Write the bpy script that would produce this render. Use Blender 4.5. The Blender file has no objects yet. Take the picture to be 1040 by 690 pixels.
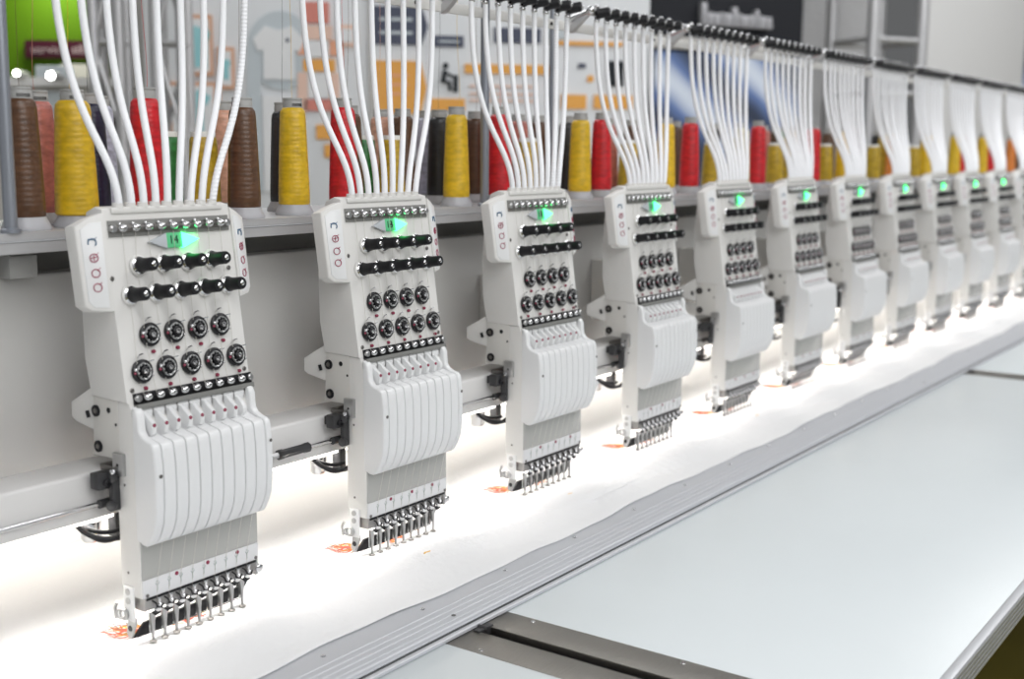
import bpy, bmesh, math, random
from mathutils import Vector, Matrix
random.seed(7)
C = bpy.context.scene.collection
PI = math.pi
H = 1.36            # height of the reference line through the signal lamps above the floor
XC = -0.0123        # centre of the first head
PITCH = 0.4
NH = 13

# ------------------------------------------------------------------ materials
def mat(name, col, rough=.5, metal=0, emit=None, es=0, bump=None, spec=.5, trans=0, coat=0, var=0, sheen=0):
    m = bpy.data.materials.new(name); m.use_nodes = True
    nt = m.node_tree; b = nt.nodes['Principled BSDF']
    c = (*col, 1) if len(col) == 3 else col
    b.inputs['Base Color'].default_value = c
    b.inputs['Roughness'].default_value = rough
    b.inputs['Metallic'].default_value = metal
    b.inputs['Specular IOR Level'].default_value = spec
    if trans: b.inputs['Transmission Weight'].default_value = trans
    if coat: b.inputs['Coat Weight'].default_value = coat; b.inputs['Coat Roughness'].default_value = .1
    if sheen: b.inputs['Sheen Weight'].default_value = sheen
    if emit: b.inputs['Emission Color'].default_value = (*emit, 1); b.inputs['Emission Strength'].default_value = es
    tc = nt.nodes.new('ShaderNodeTexCoord')
    if var:
        n = nt.nodes.new('ShaderNodeTexNoise'); n.inputs['Scale'].default_value = 9
        mx = nt.nodes.new('ShaderNodeMixRGB'); mx.inputs[1].default_value = c
        mx.inputs[2].default_value = (*[v*(1-var) for v in col], 1)
        nt.links.new(tc.outputs['Object'], n.inputs['Vector']); nt.links.new(n.outputs['Fac'], mx.inputs[0])
        nt.links.new(mx.outputs[0], b.inputs['Base Color'])
    if bump:
        kind, scale, dist = bump[:3]
        mp = nt.nodes.new('ShaderNodeMapping'); nt.links.new(tc.outputs['Object'], mp.inputs['Vector'])
        if len(bump) > 3: mp.inputs['Scale'].default_value = bump[3]
        if kind == 'noise':
            t = nt.nodes.new('ShaderNodeTexNoise'); t.inputs['Scale'].default_value = scale; t.inputs['Detail'].default_value = 4
            o = t.outputs['Fac']
        else:
            t = nt.nodes.new('ShaderNodeTexWave'); t.inputs['Scale'].default_value = scale
            t.bands_direction = kind; t.inputs['Distortion'].default_value = bump[4] if len(bump) > 4 else 0
            o = t.outputs['Fac']
        nt.links.new(mp.outputs[0], t.inputs['Vector'])
        bp = nt.nodes.new('ShaderNodeBump'); bp.inputs['Strength'].default_value = 1; bp.inputs['Distance'].default_value = dist
        nt.links.new(o, bp.inputs['Height']); nt.links.new(bp.outputs[0], b.inputs['Normal'])
    return m

M = dict(
    plastic=mat('white_plastic', (.72, .71, .69), .38),
    cover=mat('cover_plastic', (.76, .765, .77), .32, coat=.2),
    paint=mat('painted_casting', (.62, .605, .575), .42, bump=('noise', 900, .0001)),
    paint_grey=mat('bridge_paint', (.55, .545, .53), .25, coat=.3),
    beam=mat('beam_paint', (.66, .65, .64), .35, coat=.2),
    plate=mat('needle_plate_grey', (.42, .42, .4), .22),
    strip=mat('pale_label_strip', (.68, .68, .69), .45),
    chrome=mat('chrome', (.68, .68, .69), .12, 1),
    steel=mat('steel', (.5, .5, .5), .32, 1),
    footsteel=mat('satin_steel', (.42, .42, .42), .35, .8),
    dsteel=mat('dark_steel', (.22, .21, .2), .4, 1),
    knurl=mat('knurled_steel', (.42, .41, .4), .38, 1, bump=('noise', 700, .001)),
    black=mat('black_rubber', (.012, .012, .014), .45, spec=.3),
    dark=mat('dark_plastic', (.03, .03, .032), .35),
    dial=mat('dial_black', (.008, .008, .010), .3, spec=.35),
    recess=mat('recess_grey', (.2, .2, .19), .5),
    red=mat('red_ceramic', (.27, .045, .08), .18),
    maroon=mat('maroon_ink', (.32, .03, .08), .5),
    blue=mat('blue_ink', (.04, .12, .22), .5),
    ink=mat('grey_green_ink', (.22, .32, .3), .5),
    greenlit=mat('green_signal_lens', (.05, .9, .3), .3, emit=(.05, 1, .2), es=7),
    greendim=mat('green_display_glow', (.12, .4, .22), .3, emit=(.01, .5, .14), es=.3),
    greylens=mat('unlit_signal_lens', (.5, .53, .56), .3),
    tube=mat('white_nylon_tube', (.9, .91, .94), .4, spec=.4),
    tuberib=mat('white_ribbed_tube', (.9, .91, .94), .4, spec=.4, bump=('Z', 60, .0005)),
    fabric=mat('white_backing_fabric', (.78, .78, .785), .9, spec=.2, bump=('noise', 60, .002), sheen=0),
    alu=mat('extruded_aluminium', (.55, .56, .59), .5, .35),
    aluedge=mat('aluminium_lip', (.6, .61, .63), .38, .7),
    alumid=mat('rack_aluminium', (.56, .56, .57), .4, .45),
    table=mat('pale_laminate', (.7, .745, .76), .3, var=.03),
    brushed=mat('brushed_cover_plate', (.3, .285, .26), .34, 1, bump=('noise', 40, .0008, (1, 18, 1))),
    slot=mat('dark_slot', (.012, .012, .012), .5),
    groove=mat('dark_groove', (.05, .055, .055), .4, .5),
    post=mat('grey_post', (.3, .32, .36), .35, .6),
    base=mat('spool_base_plastic', (.42, .42, .44), .4),
    cap=mat('spool_cap_plastic', (.38, .38, .37), .45),
    capwhite=mat('spool_cap_white', (.8, .8, .76), .45),
    capdark=mat('spool_lettering', (.07, .07, .07), .5),
    floor=mat('olive_carpet', (.13, .105, .004), .95, bump=('noise', 200, .003)),
    bed=mat('white_machine_bed', (.82, .81, .78), .4),
    led=mat('led_strip', (1, 1, 1), .4, emit=(1, .95, .88), es=4),
    th_orange=mat('orange_stitching', (.7, .2, .015), .5), th_yellow=mat('yellow_stitching', (.75, .42, .015), .5),
    th_red=mat('red_stitching', (.5, .07, .04), .5), th_brown=mat('brown_stitching', (.12, .06, .04), .5),
    strand=mat('fine_thread', (.62, .6, .55), .5),
    wallwhite=mat('white_board', (.68, .7, .72), .6, spec=.1),
    wallgreen=mat('green_board', (.045, .10, .0015), .6, spec=.1),
    wallgrey=mat('grey_banner_cloth', (.46, .46, .47), .8, spec=.1, bump=('noise', 3, .05)),
    walllight=mat('light_banner_cloth', (.74, .74, .74), .8, spec=.1),
    walldark=mat('charcoal_board', (.022, .023, .027), .7, spec=.1),
    counter=mat('grey_counter', (.48, .47, .45), .5),
    truss=mat('truss_aluminium', (.5, .5, .51), .4, .6),
    p_orange=mat('orange_print', (.75, .38, .1), .6, spec=.1), p_coral=mat('coral_print', (.74, .38, .25), .6, spec=.1),
    p_red=mat('red_print', (.62, .24, .2), .6, spec=.1), p_salmon=mat('salmon_print', (.74, .53, .44), .6, spec=.1),
    p_teal=mat('teal_print', (.3, .58, .62), .6, spec=.1), p_bluegrey=mat('blue_grey_print', (.5, .55, .58), .6, spec=.1),
    p_white=mat('white_print', (.72, .73, .74), .6, spec=.1), p_slate=mat('slate_print', (.09, .1, .14), .6, spec=.1),
    p_frame=mat('tan_frame', (.62, .36, .24), .6, spec=.1), p_black=mat('black_print', (.03, .035, .04), .6, spec=.1),
    p_maroon=mat('maroon_print', (.035, .006, .014), .6, spec=.1), p_pale=mat('pale_lettering', (.22, .17, .19), .6, spec=.1),
    lamp=mat('small_lamp_lens', (1, 1, 1), .4, emit=(1, .98, .93), es=18),
    letter=mat('silver_letter', (.4, .4, .42), .4, .3),
)
# blue swirling screen graphic
def swirl():
    m = bpy.data.materials.new('blue_swirl_graphic'); m.use_nodes = True; nt = m.node_tree; b = nt.nodes['Principled BSDF']
    b.inputs['Roughness'].default_value = .5
    tc = nt.nodes.new('ShaderNodeTexCoord'); w = nt.nodes.new('ShaderNodeTexWave'); w.inputs['Scale'].default_value = 1.1
    w.bands_direction = 'DIAGONAL'; w.inputs['Distortion'].default_value = 3.5; w.inputs['Detail'].default_value = 2
    r = nt.nodes.new('ShaderNodeValToRGB')
    r.color_ramp.elements[0].color = (.03, .04, .07, 1); r.color_ramp.elements[1].color = (.6, .66, .75, 1)
    e = r.color_ramp.elements.new(.55); e.color = (.12, .19, .4, 1)
    nt.links.new(tc.outputs['Object'], w.inputs['Vector']); nt.links.new(w.outputs['Fac'], r.inputs[0]); nt.links.new(r.outputs[0], b.inputs['Base Color'])
    return m
M['swirl'] = swirl()
def thread_mat(name, col):
    m = bpy.data.materials.new('thread_' + name); m.use_nodes = True; nt = m.node_tree; b = nt.nodes['Principled BSDF']
    b.inputs['Roughness'].default_value = .36; b.inputs['Specular IOR Level'].default_value = .6
    tc = nt.nodes.new('ShaderNodeTexCoord')
    w = nt.nodes.new('ShaderNodeTexWave'); w.bands_direction = 'Z'; w.inputs['Scale'].default_value = 48; w.inputs['Distortion'].default_value = 1.2; w.inputs['Detail'].default_value = 2
    w.inputs['Detail Scale'].default_value = 3
    n = nt.nodes.new('ShaderNodeTexNoise'); n.inputs['Scale'].default_value = 1
    mp = nt.nodes.new('ShaderNodeMapping'); mp.inputs['Scale'].default_value = (70, 70, 130)
    nt.links.new(tc.outputs['Object'], mp.inputs[0]); nt.links.new(mp.outputs[0], n.inputs['Vector']); nt.links.new(tc.outputs['Object'], w.inputs['Vector'])
    mx = nt.nodes.new('ShaderNodeMixRGB'); mx.inputs[1].default_value = (*[v*.42 for v in col], 1); mx.inputs[2].default_value = (*[v*min(1.6, 1/max(col)) for v in col], 1)  # sheen of the winding painted into the colour as lighter noise patches
    nt.links.new(n.outputs['Fac'], mx.inputs[0]); nt.links.new(mx.outputs[0], b.inputs['Base Color'])
    bp = nt.nodes.new('ShaderNodeBump'); bp.inputs['Distance'].default_value = .0003; bp.inputs['Strength'].default_value = .5
    nt.links.new(w.outputs['Fac'], bp.inputs['Height']); nt.links.new(bp.outputs[0], b.inputs['Normal'])
    return m
TH = {k: thread_mat(k, v) for k, v in dict(yellow=(.97, .62, .02), brown=(.10, .045, .02), red=(.62, .012, .02), green=(.03, .2, .05),
      gold=(.5, .33, .02), pink=(.5, .17, .14), navy=(.015, .015, .04), lavender=(.5, .5, .6), peach=(.75, .4, .28), black=(.02, .02, .022),
      cream=(.8, .72, .45), orange=(.8, .25, .04)).items()}

# ------------------------------------------------------------------ mesh helpers
def xf(verts, fn):
    for v in verts: v.co = Vector(fn(v.co))
def box(bm, x0, x1, y0, y1, z0, z1, bev=0, seg=2):
    r = bmesh.ops.create_cube(bm, size=1)
    vs = r['verts']
    for v in vs: v.co = Vector(((x0+x1)/2+v.co.x*(x1-x0), (y0+y1)/2+v.co.y*(y1-y0), (z0+z1)/2+v.co.z*(z1-z0)))
    if bev:
        es = list({e for v in vs for e in v.link_edges})
        bmesh.ops.bevel(bm, geom=es, offset=bev, segments=seg, affect='EDGES', profile=.5, clamp_overlap=True)
    return vs
def prism(bm, pts, x0, x1, bev=0, seg=2, axis='x', only_sides=False):
    """closed outline pts (a,b) extruded along an axis"""
    def P(a, b, t): return {'x': (t, a, b), 'y': (a, t, b), 'z': (a, b, t)}[axis]
    A = [bm.verts.new(P(a, b, x0)) for a, b in pts]; B = [bm.verts.new(P(a, b, x1)) for a, b in pts]
    fs = [bm.faces.new(A), bm.faces.new(B[::-1])]
    n = len(pts)
    for i in range(n): fs.append(bm.faces.new((A[i], B[i], B[(i+1) % n], A[(i+1) % n])))
    bmesh.ops.recalc_face_normals(bm, faces=fs)
    if bev:
        es = list(fs[0].edges) + list(fs[1].edges)
        bmesh.ops.bevel(bm, geom=es, offset=bev, segments=seg, affect='EDGES', profile=.5, clamp_overlap=True)
def basis(d):
    d = Vector(d).normalized(); u = d.orthogonal().normalized(); return d, u, d.cross(u)
def lathe(bm, o, d, prof, n=20):
    """profile (radius, distance along d)"""
    o = Vector(o); d, u, v = basis(d); rings = []
    for r, t in prof:
        if r < 1e-6: rings.append([bm.verts.new(o+d*t)])
        else: rings.append([bm.verts.new(o+d*t+(u*math.cos(2*PI*k/n)+v*math.sin(2*PI*k/n))*r) for k in range(n)])
    fs = []
    for a, b in zip(rings, rings[1:]):
        for k in range(n):
            k2 = (k+1) % n
            if len(a) == 1 and len(b) == 1: continue
            if len(a) == 1: fs.append(bm.faces.new((a[0], b[k], b[k2])))
            elif len(b) == 1: fs.append(bm.faces.new((a[k], b[0], a[k2])))
            else: fs.append(bm.faces.new((a[k], b[k], b[k2], a[k2])))
    if len(rings[0]) > 1: fs.append(bm.faces.new(rings[0]))
    if len(rings[-1]) > 1: fs.append(bm.faces.new(rings[-1][::-1]))
    bmesh.ops.recalc_face_normals(bm, faces=fs)
def cyl(bm, p0, p1, r, n=12, r2=None):
    p0 = Vector(p0); p1 = Vector(p1); lathe(bm, p0, p1-p0, [(r, 0), (r if r2 is None else r2, (p1-p0).length)], n)
def ball(bm, c, r, n=12, sc=(1, 1, 1)):
    g = bmesh.ops.create_uvsphere(bm, u_segments=n, v_segments=max(6, n//2), radius=r)
    for v in g['verts']: v.co = Vector((c[0]+v.co.x*sc[0], c[1]+v.co.y*sc[1], c[2]+v.co.z*sc[2]))
def sweep(bm, pts, r, n=8, cap=True, flat=1):
    pts = [Vector(p) for p in pts]; rings = []
    u = None
    for i, p in enumerate(pts):
        t = (pts[min(i+1, len(pts)-1)] - pts[max(i-1, 0)]).normalized()
        if u is None: u = t.orthogonal().normalized()
        u = (u - t*u.dot(t)).normalized(); v = t.cross(u)
        rr = r[i] if isinstance(r, (list, tuple)) else r
        rings.append([bm.verts.new(p+(u*math.cos(2*PI*k/n)+v*math.sin(2*PI*k/n)*flat)*rr) for k in range(n)])
    for a, b in zip(rings, rings[1:]):
        for k in range(n): bm.faces.new((a[k], a[(k+1) % n], b[(k+1) % n], b[k]))
    if cap: bm.faces.new(rings[0][::-1]); bm.faces.new(rings[-1])
def bez(p0, p1, p2, p3, n=16):
    out = []
    for i in range(n+1):
        t = i/n; s = 1-t
        out.append(Vector(p0)*s**3+Vector(p1)*3*s*s*t+Vector(p2)*3*s*t*t+Vector(p3)*t**3)
    return out
def ring(bm, c, nrm, R, r, n=20, m=6, a0=0, a1=2*PI):
    c = Vector(c); d, u, v = basis(nrm)
    pts = [c+(u*math.cos(a0+(a1-a0)*k/n)+v*math.sin(a0+(a1-a0)*k/n))*R for k in range(n+1)]
    sweep(bm, pts, r, m, cap=False)
def new(): return bmesh.new()
def mesh(name, bm, m, angle=38):
    me = bpy.data.meshes.new(name)
    bm.normal_update(); bm.to_mesh(me); bm.free()
    for mm in (m if isinstance(m, (list, tuple)) else [m]): me.materials.append(M[mm] if isinstance(mm, str) else mm)
    me.polygons.foreach_set('use_smooth', [True]*len(me.polygons))
    try: me.set_sharp_from_angle(angle=math.radians(angle))
    except Exception: pass
    return me
def obj(name, bm, m, parent=None, off=None, angle=38):
    """top-level: coordinates are machine coordinates; the origin goes to the bottom centre. child: coordinates in the parent's frame"""
    if parent is None:
        xs = [v.co.x for v in bm.verts]; ys = [v.co.y for v in bm.verts]; zs = [v.co.z for v in bm.verts]
        o = Vector(((min(xs)+max(xs))/2, (min(ys)+max(ys))/2, min(zs)))
        for v in bm.verts: v.co -= o
    ob = bpy.data.objects.new(name, mesh(name, bm, m, angle)); C.objects.link(ob)
    if parent is None: ob.location = o+Vector((0, 0, H)); ob['off'] = list(o)
    else: ob.parent = parent
    return ob
def shift(bm, o):
    for v in bm.verts: v.co -= Vector(o)
def tag(o, label, cat, group=None, kind=None):
    if 'off' in o: del o['off']
    o['label'] = label; o['category'] = cat
    if group: o['group'] = group
    if kind: o['kind'] = kind
    return o
def struct(o):
    if 'off' in o: del o['off']
    o['kind'] = 'structure'; return o
def empty(name, x, y, z, label, cat, group=None, rz=0):
    e = bpy.data.objects.new(name, None); C.objects.link(e); e.location = (x, y, z+H); e.rotation_euler = (0, 0, rz)
    e.empty_display_size = .05
    return tag(e, label, cat, group)
def child(name, bm, m, parent, base=(0, 0, 0), label=None, angle=38):
    """coordinates relative to the reference line; base = reference position of the parent's origin"""
    shift(bm, base); o = obj(name, bm, m, parent, angle=angle)
    if label: o['label'] = label
    return o
def kids(o): return [c for c in ALLK.get(o.name, [])]
def copy_tree(o, parent=None):
    c = o.copy(); C.objects.link(c)
    if parent: c.parent = parent
    for ch in o.children: copy_tree(ch, c)
    return c
FONT = None
def text_mesh(s, size, depth, m, width=None):
    cu = bpy.data.curves.new('lettering', 'FONT'); cu.body = s; cu.size = size; cu.extrude = depth; cu.align_x = 'CENTER'; cu.align_y = 'CENTER'
    o = bpy.data.objects.new('lettering', cu); C.objects.link(o)
    bpy.context.view_layer.update()
    dg = bpy.context.evaluated_depsgraph_get()
    me = bpy.data.meshes.new_from_object(o.evaluated_get(dg)); bpy.data.objects.remove(o)
    me.materials.clear(); me.materials.append(M[m])
    if width:
        xs = [v.co.x for v in me.vertices]; k = width/(max(xs)-min(xs))
        for v in me.vertices: v.co.x *= k
    return me

# ------------------------------------------------------------------ the embroidery head
NRM = Vector((0, -1, .14)).normalized()
HB = (0, 0, -.487)                        # base of the head in its own frame
def pl(x, z, d=0):                        # point on the sloping front panel, d outwards
    return Vector((x, .14*z, z)) + NRM*d
def front(bm_fn):                         # build something flat in (x, up) on the panel
    pass
ORD = ['first', 'second', 'third', 'fourth', 'fifth', 'sixth', 'seventh', 'eighth', 'ninth', 'tenth', 'eleventh', 'twelfth', 'thirteenth']
def sl(x):                                # the side wings are angled back
    return -max(0, abs(x)-.0955)*.42
def panel_prism(bm, pts, d0, d1, bev=0, seg=2, wing=False):
    A = [bm.verts.new(pl(x, z, d0+(sl(x) if wing else 0))) for x, z in pts]; B = [bm.verts.new(pl(x, z, d1+(sl(x) if wing else 0))) for x, z in pts]
    fs = [bm.faces.new(A), bm.faces.new(B[::-1])]; n = len(pts)
    for i in range(n): fs.append(bm.faces.new((A[i], B[i], B[(i+1) % n], A[(i+1) % n])))
    bmesh.ops.recalc_face_normals(bm, faces=fs)
    if bev: bmesh.ops.bevel(bm, geom=list(fs[1].edges), offset=bev, segments=seg, affect='EDGES', profile=.5, clamp_overlap=True)

def make_head():
    t = empty('embroidery_head', XC, 0, -.487, 'x', 'embroidery head', 'embroidery heads along the machine')
    def ch(name, bm, m, parent=None, label=None, angle=38):
        if parent is None: return child(name, bm, m, t, HB, label, angle)
        return child(name, bm, m, parent, HB, label, angle)
    # upper case with the sloping panel and side wings
    b = new()
    prism(b, [(.14*.036+.002, .040), (.14*-.185, -.186), (.042, -.184), (.0515, -.14), (.053, -.07), (.047, .0), (.036, .036), (.02, .0425)], -.096, .096, bev=.002)
    ch('tension_case', b, 'plastic')
    for s in (-1, 1):
        b = new()
        panel_prism(b, [(s*.0955, .0365), (s*.112, .031), (s*.1275, .0235), (s*.127, -.067), (s*.120, -.0745), (s*.101, -.0775), (s*.0955, -.0775)], -.016, .0015, .002, 2, True)
        w = ch('side_wing', b, 'plastic')
        b = new()
        panel_prism(b, [(s*.0995, .026), (s*.112, .0255), (s*.1225, .019), (s*.1225, -.064), (s*.117, -.071), (s*.1015, -.073)], .0010, .0024, .0006, 2, True)
        ch('icon_panel', b, 'cover', w)
        xs = s*.112
        def pw(x, z): return pl(x, z, .0030+sl(x))
        WN = Vector((s*.42, -1, .14)).normalized()
        for k, (zc, m) in enumerate(((.003, 'blue'), (-.0145, 'maroon'), (-.032, 'maroon'), (-.0485, 'maroon'))):
            b = new(); c = pw(xs, zc)
            if k == 0:
                ring(b, c, WN, .0046, .0008, 12, 5, PI*.5, PI*1.9)
                sweep(b, [pw(xs-.0045, zc+.004), pw(xs+.003, zc+.0035)], .0006, 5)
            else:
                ring(b, c, WN, .0047, .0006, 16, 5)
                if k == 1:
                    sweep(b, [pw(xs-.0035, zc), pw(xs+.0035, zc+.001)], .0005, 5); sweep(b, [pw(xs, zc-.0035), pw(xs, zc+.0035)], .0005, 5)
            sweep(b, [pw(xs+.002, zc+.003), pw(xs+.0055, zc+.0058)], [.0006, .0003], 5)
            ch('thread_icon', b, m, w)
    # socket comb for the tubes
    b = new()
    box(b, -.084, .084, .0035, .018, .034, .0415, .002)
    comb = ch('tube_socket_bar', b, 'plastic')
    for i in range(9):
        b = new(); lathe(b, (-.071+.01775*i, .0095, .0405), (0, 0, 1), [(.0068, 0), (.0062, .006), (.0052, .0065)], 14)
        ch('tube_socket', b, 'plastic', comb)
    # upper guide rail
    b = new(); panel_prism(b, [(-.091, .0265), (.091, .0265), (.091, .0075), (-.091, .0075)], -.0005, .0006, .0003)
    rl = ch('upper_guide_rail', b, 'recess')
    b = new(); panel_prism(b, [(-.0895, .0215), (.0895, .0215), (.0895, .0125), (-.0895, .0125)], .0006, .004, .0008)
    ch('rail_channel', b, 'dsteel', rl)
    for i in range(9):
        b = new(); c = pl(-.074+.0185*i, .017, .0055); ball(b, c, .0056, 14, (1.15, .8, .85)); ball(b, pl(-.074+.0185*i-.004, .022, .005), .0022, 8)
        ch('guide_ball', b, 'chrome', rl)
    for s in (-1, 1):
        b = new(); lathe(b, pl(s*.0865, .017, .001), NRM, [(.0048, 0), (.0048, .004), (.003, .0055), (0, .0055)], 12)
        ch('rail_screw', b, 'steel', rl)
    # signal display
    b = new(); panel_prism(b, [(-.012, .0085), (.0125, .0085), (.0125, -.0095), (-.012, -.0095)], 0, .003, .0006)
    dsp = ch('signal_display', b, 'greendim')
    b = new(); panel_prism(b, [(-.0385, -.001), (-.012, .0085), (-.012, -.0105)], 0, .0045, .0008); ch('grey_arrow', b, 'greylens', dsp)
    b = new(); panel_prism(b, [(.0375, -.001), (.0115, .0085), (.0115, -.0105)], 0, .0048, .0008); ch('green_arrow', b, 'greenlit', dsp)
    # pre-tension knobs
    def knob(x, z):
        b = new(); lathe(b, pl(x, z, 0), NRM, [(.0128, 0), (.0125, .002), (.0108, .003)], 22)
        k = ch('pretension_knob', b, 'plastic')
        b = new(); lathe(b, pl(x, z, .002), NRM, [(.0106, 0), (.0106, .0012), (.0092, .0022), (.0098, .0034), (.0084, .0045)], 22); ch('chrome_disc', b, 'chrome', k)
        b = new(); lathe(b, pl(x, z, .006), NRM, [(.0094, 0), (.0090, .002), (.0084, .005), (.0081, .008), (.0081, .0215), (.0072, .0235), (0, .0236)], 20); ch('rubber_grip', b, 'black', k)
        b = new(); lathe(b, pl(x, z, .0292), NRM, [(.0034, 0), (.0032, .001), (.0018, .0018), (0, .002)], 12); ch('tip_screw', b, 'chrome', k)
        return k
    for x in (-.0555, -.0185, .0185, .0555): knob(x, -.0275)
    for x in (-.072, -.035, .002, .039, .076): knob(x, -.061)
    # tension dials
    def dial(x, z):
        b = new(); lathe(b, pl(x, z, 0), NRM, [(.0118, 0), (.0142, .001), (.0144, .0044), (.0130, .0054), (.0127, .0066), (.0112, .0072), (.0108, .0052), (0, .0052)], 26)
        k = ch('tension_dial', b, 'dial')
        b = new(); ring(b, pl(x, z, .0066), NRM, .0096, .0009, 26, 6)
        d, u, v = basis(NRM)
        for q in range(10):
            a = 2*PI*q/10; ball(b, pl(x, z, .0072)+(u*math.cos(a)+v*math.sin(a))*.0087, .0014, 7)
        ch('tension_spring', b, 'steel', k)
        b = new(); lathe(b, pl(x, z, .005), NRM, [(.0060, 0), (.0060, .004), (.0048, .0048), (0, .0048)], 16); ch('dial_hub', b, 'dial', k)
        b = new(); lathe(b, pl(x, z, .0095), NRM, [(.0033, 0), (.0033, .0015), (.0018, .0034), (0, .0037)], 12); ch('dial_pin', b, 'chrome', k)
        b = new(); ball(b, pl(x-.0128, z-.001, .006), .0018, 8); ch('red_eyelet', b, 'red', k)
        b = new(); ball(b, pl(x+.0125, z-.006, .004), .0024, 8); ball(b, pl(x-.0115, z+.003, .0065), .0024, 8); sweep(b, [pl(x-.004, z+.0165, .002), pl(x-.004, z+.0195, .006), pl(x+.001, z+.0205, .006), pl(x+.005, z+.0195, .003)], .0008, 6)
        sweep(b, [pl(x+.009, z+.010, .002), pl(x+.016, z+.011, .006)], .0008, 6)
        ch('wire_guide', b, 'chrome', k)
        b = new(); lathe(b, pl(x+.003, z-.0205, 0), NRM, [(.0024, 0), (.0024, .003), (.0015, .0042), (0, .0044)], 10); ch('thread_pin', b, 'red', k)
        return k
    for x in (-.0535, -.0170, .0190, .0550): dial(x, -.1095)
    for x in (-.071, -.0345, .002, .0385, .075): dial(x, -.151)
    for x, z in ((-.0985, -.040), (.086, -.040), (-.0905, -.1715), (.0915, -.170)):
        b = new(); lathe(b, pl(x*.96, z, 0), NRM, [(.003, 0), (.003, .0008), (.0022, .0014), (0, .0012)], 12); ch('panel_screw', b, 'dsteel')
    # thread runs over the panel
    b = new()
    for i in range(9):
        x0 = -.074+.0185*i; x1 = (-.072+.037*(i//2)) if i % 2 == 0 else (-.0555+.037*(i//2)); zt = -.061 if i % 2 == 0 else -.0275
        sweep(b, [pl(x0, .012, .003), pl(x1-.006, zt, .005), pl(x1-.004, zt-.03, .004), pl(x1-.008, -.151 if i % 2 == 0 else -.1095, .006), pl(x0, -.178, .004)], .0003, 4)
    o = ch('panel_threads', b, 'strand')
    # lower guide rail, standing proud
    b = new(); panel_prism(b, [(-.087, -.1885), (.0955, -.1885), (.0955, -.1945), (-.087, -.1945)], 0, .0075, .001)
    lr = ch('lower_guide_rail', b, 'recess')
    b = new(); panel_prism(b, [(-.087, -.1755), (.0955, -.1755), (.0955, -.1885), (-.087, -.1885)], 0, .0035, .001)
    ch('rail_channel', b, 'dial', lr)
    for i in range(9):
        b = new(); ball(b, pl(-.0695+.0183*i, -.1815, .0055), .0056, 14, (1.15, .8, .85)); ch('guide_ball', b, 'chrome', lr)
    for x in (-.0825, .0925):
        b = new(); lathe(b, pl(x, -.1815, .003), NRM, [(.0045, 0), (.0045, .003), (.003, .0045), (0, .0045)], 12); ch('rail_screw', b, 'steel', lr)
    # needle case
    b = new(); prism(b, [(-.0255, -.186), (-.0345, -.215), (-.0345, -.4245), (-.004, -.4245), (.002, -.41), (.002, -.186)], -.0935, .0935, bev=.0012)
    nc = ch('needle_case', b, 'plastic')
    b = new(); box(b, -.092, .092, -.0362, -.0344, -.4015, -.34, .0004); ch('front_window', b, 'plate', nc)
    b = new(); box(b, -.092, .092, -.0368, -.0344, -.4243, -.4018, .0004); ls = ch('marked_strip', b, 'strip', nc)
    for i in range(9):
        b = new(); x = -.0715+.018*i
        sweep(b, [(x-.0025, -.037, -.409), (x, -.037, -.4125), (x+.0028, -.037, -.4085)], .0004, 4)
        sweep(b, [(x, -.037, -.4125), (x+.0003, -.037, -.4185)], [.0006, .0003], 4); sweep(b, [(x-.0015, -.037, -.407), (x+.0015, -.037, -.407)], .0004, 4)
        ch('needle_mark', b, 'ink', ls)
    for x in (-.042, .007, .056):
        b = new(); lathe(b, (x, -.0368, -.4055), (0, -1, 0), [(.0026, 0), (.0026, .0008), (.0012, .0014), (0, .0014)], 12); ch('red_button', b, 'red', ls)
    for x in (-.0865, .0875):
        b = new(); lathe(b, (x, -.0368, -.4215), (0, -1, 0), [(.0024, 0), (.0024, .0008), (0, .0012)], 10); ch('strip_screw', b, 'dsteel', ls)
    b = new()
    for i in range(9):
        x = -.072+.018*i; sweep(b, [(x, -.052, -.345), (x, -.039, -.40), (x, -.034, -.45)], .00028, 4)
    ch('needle_threads', b, 'strand')
    # take-up covers
    def finprof(top):
        back = [(-.030, -.190 if top else -.194)]
        if top: f = [(-.0365, -.1925), (-.0405, -.199), (-.041, -.209), (-.042, -.2175), (-.0465, -.2235), (-.054, -.2270), (-.0625, -.2290)]
        else: f = [(-.0325, -.1965), (-.0320, -.202), (-.0315, -.210), (-.0335, -.2180), (-.041, -.2245), (-.052, -.2275), (-.0625, -.2292)]
        f += [(-.0665, -.2325), (-.068, -.239), (-.0698, -.257), (-.0705, -.285), (-.0698, -.31), (-.0675, -.326), (-.062, -.340), (-.056, -.3505), (-.052, -.3545), (-.0475, -.3565), (-.041, -.3560), (-.0345, -.353)]
        return back+f+[(-.030, -.353)]
    b = new(); prism(b, finprof(True), -.0940, -.0818, bev=.0028, seg=3)
    e = ch('end_cover', b, 'cover')
    b = new(); lathe(b, (-.0865, -.0702, -.268), (0, -1, 0), [(.0024, 0), (.0024, .0006), (.001, .0008), (0, .0002)], 10); ch('cover_screw', b, 'dsteel', e)
    b = new(); prism(b, finprof(True), .0812, .0915, bev=.0028, seg=3)
    e = ch('end_cover', b, 'cover')
    b = new(); lathe(b, (.0875, -.0702, -.258), (0, -1, 0), [(.0022, 0), (.0022, .0006), (.001, .0008), (0, .0002)], 10); ch('cover_screw', b, 'dsteel', e)
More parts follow.
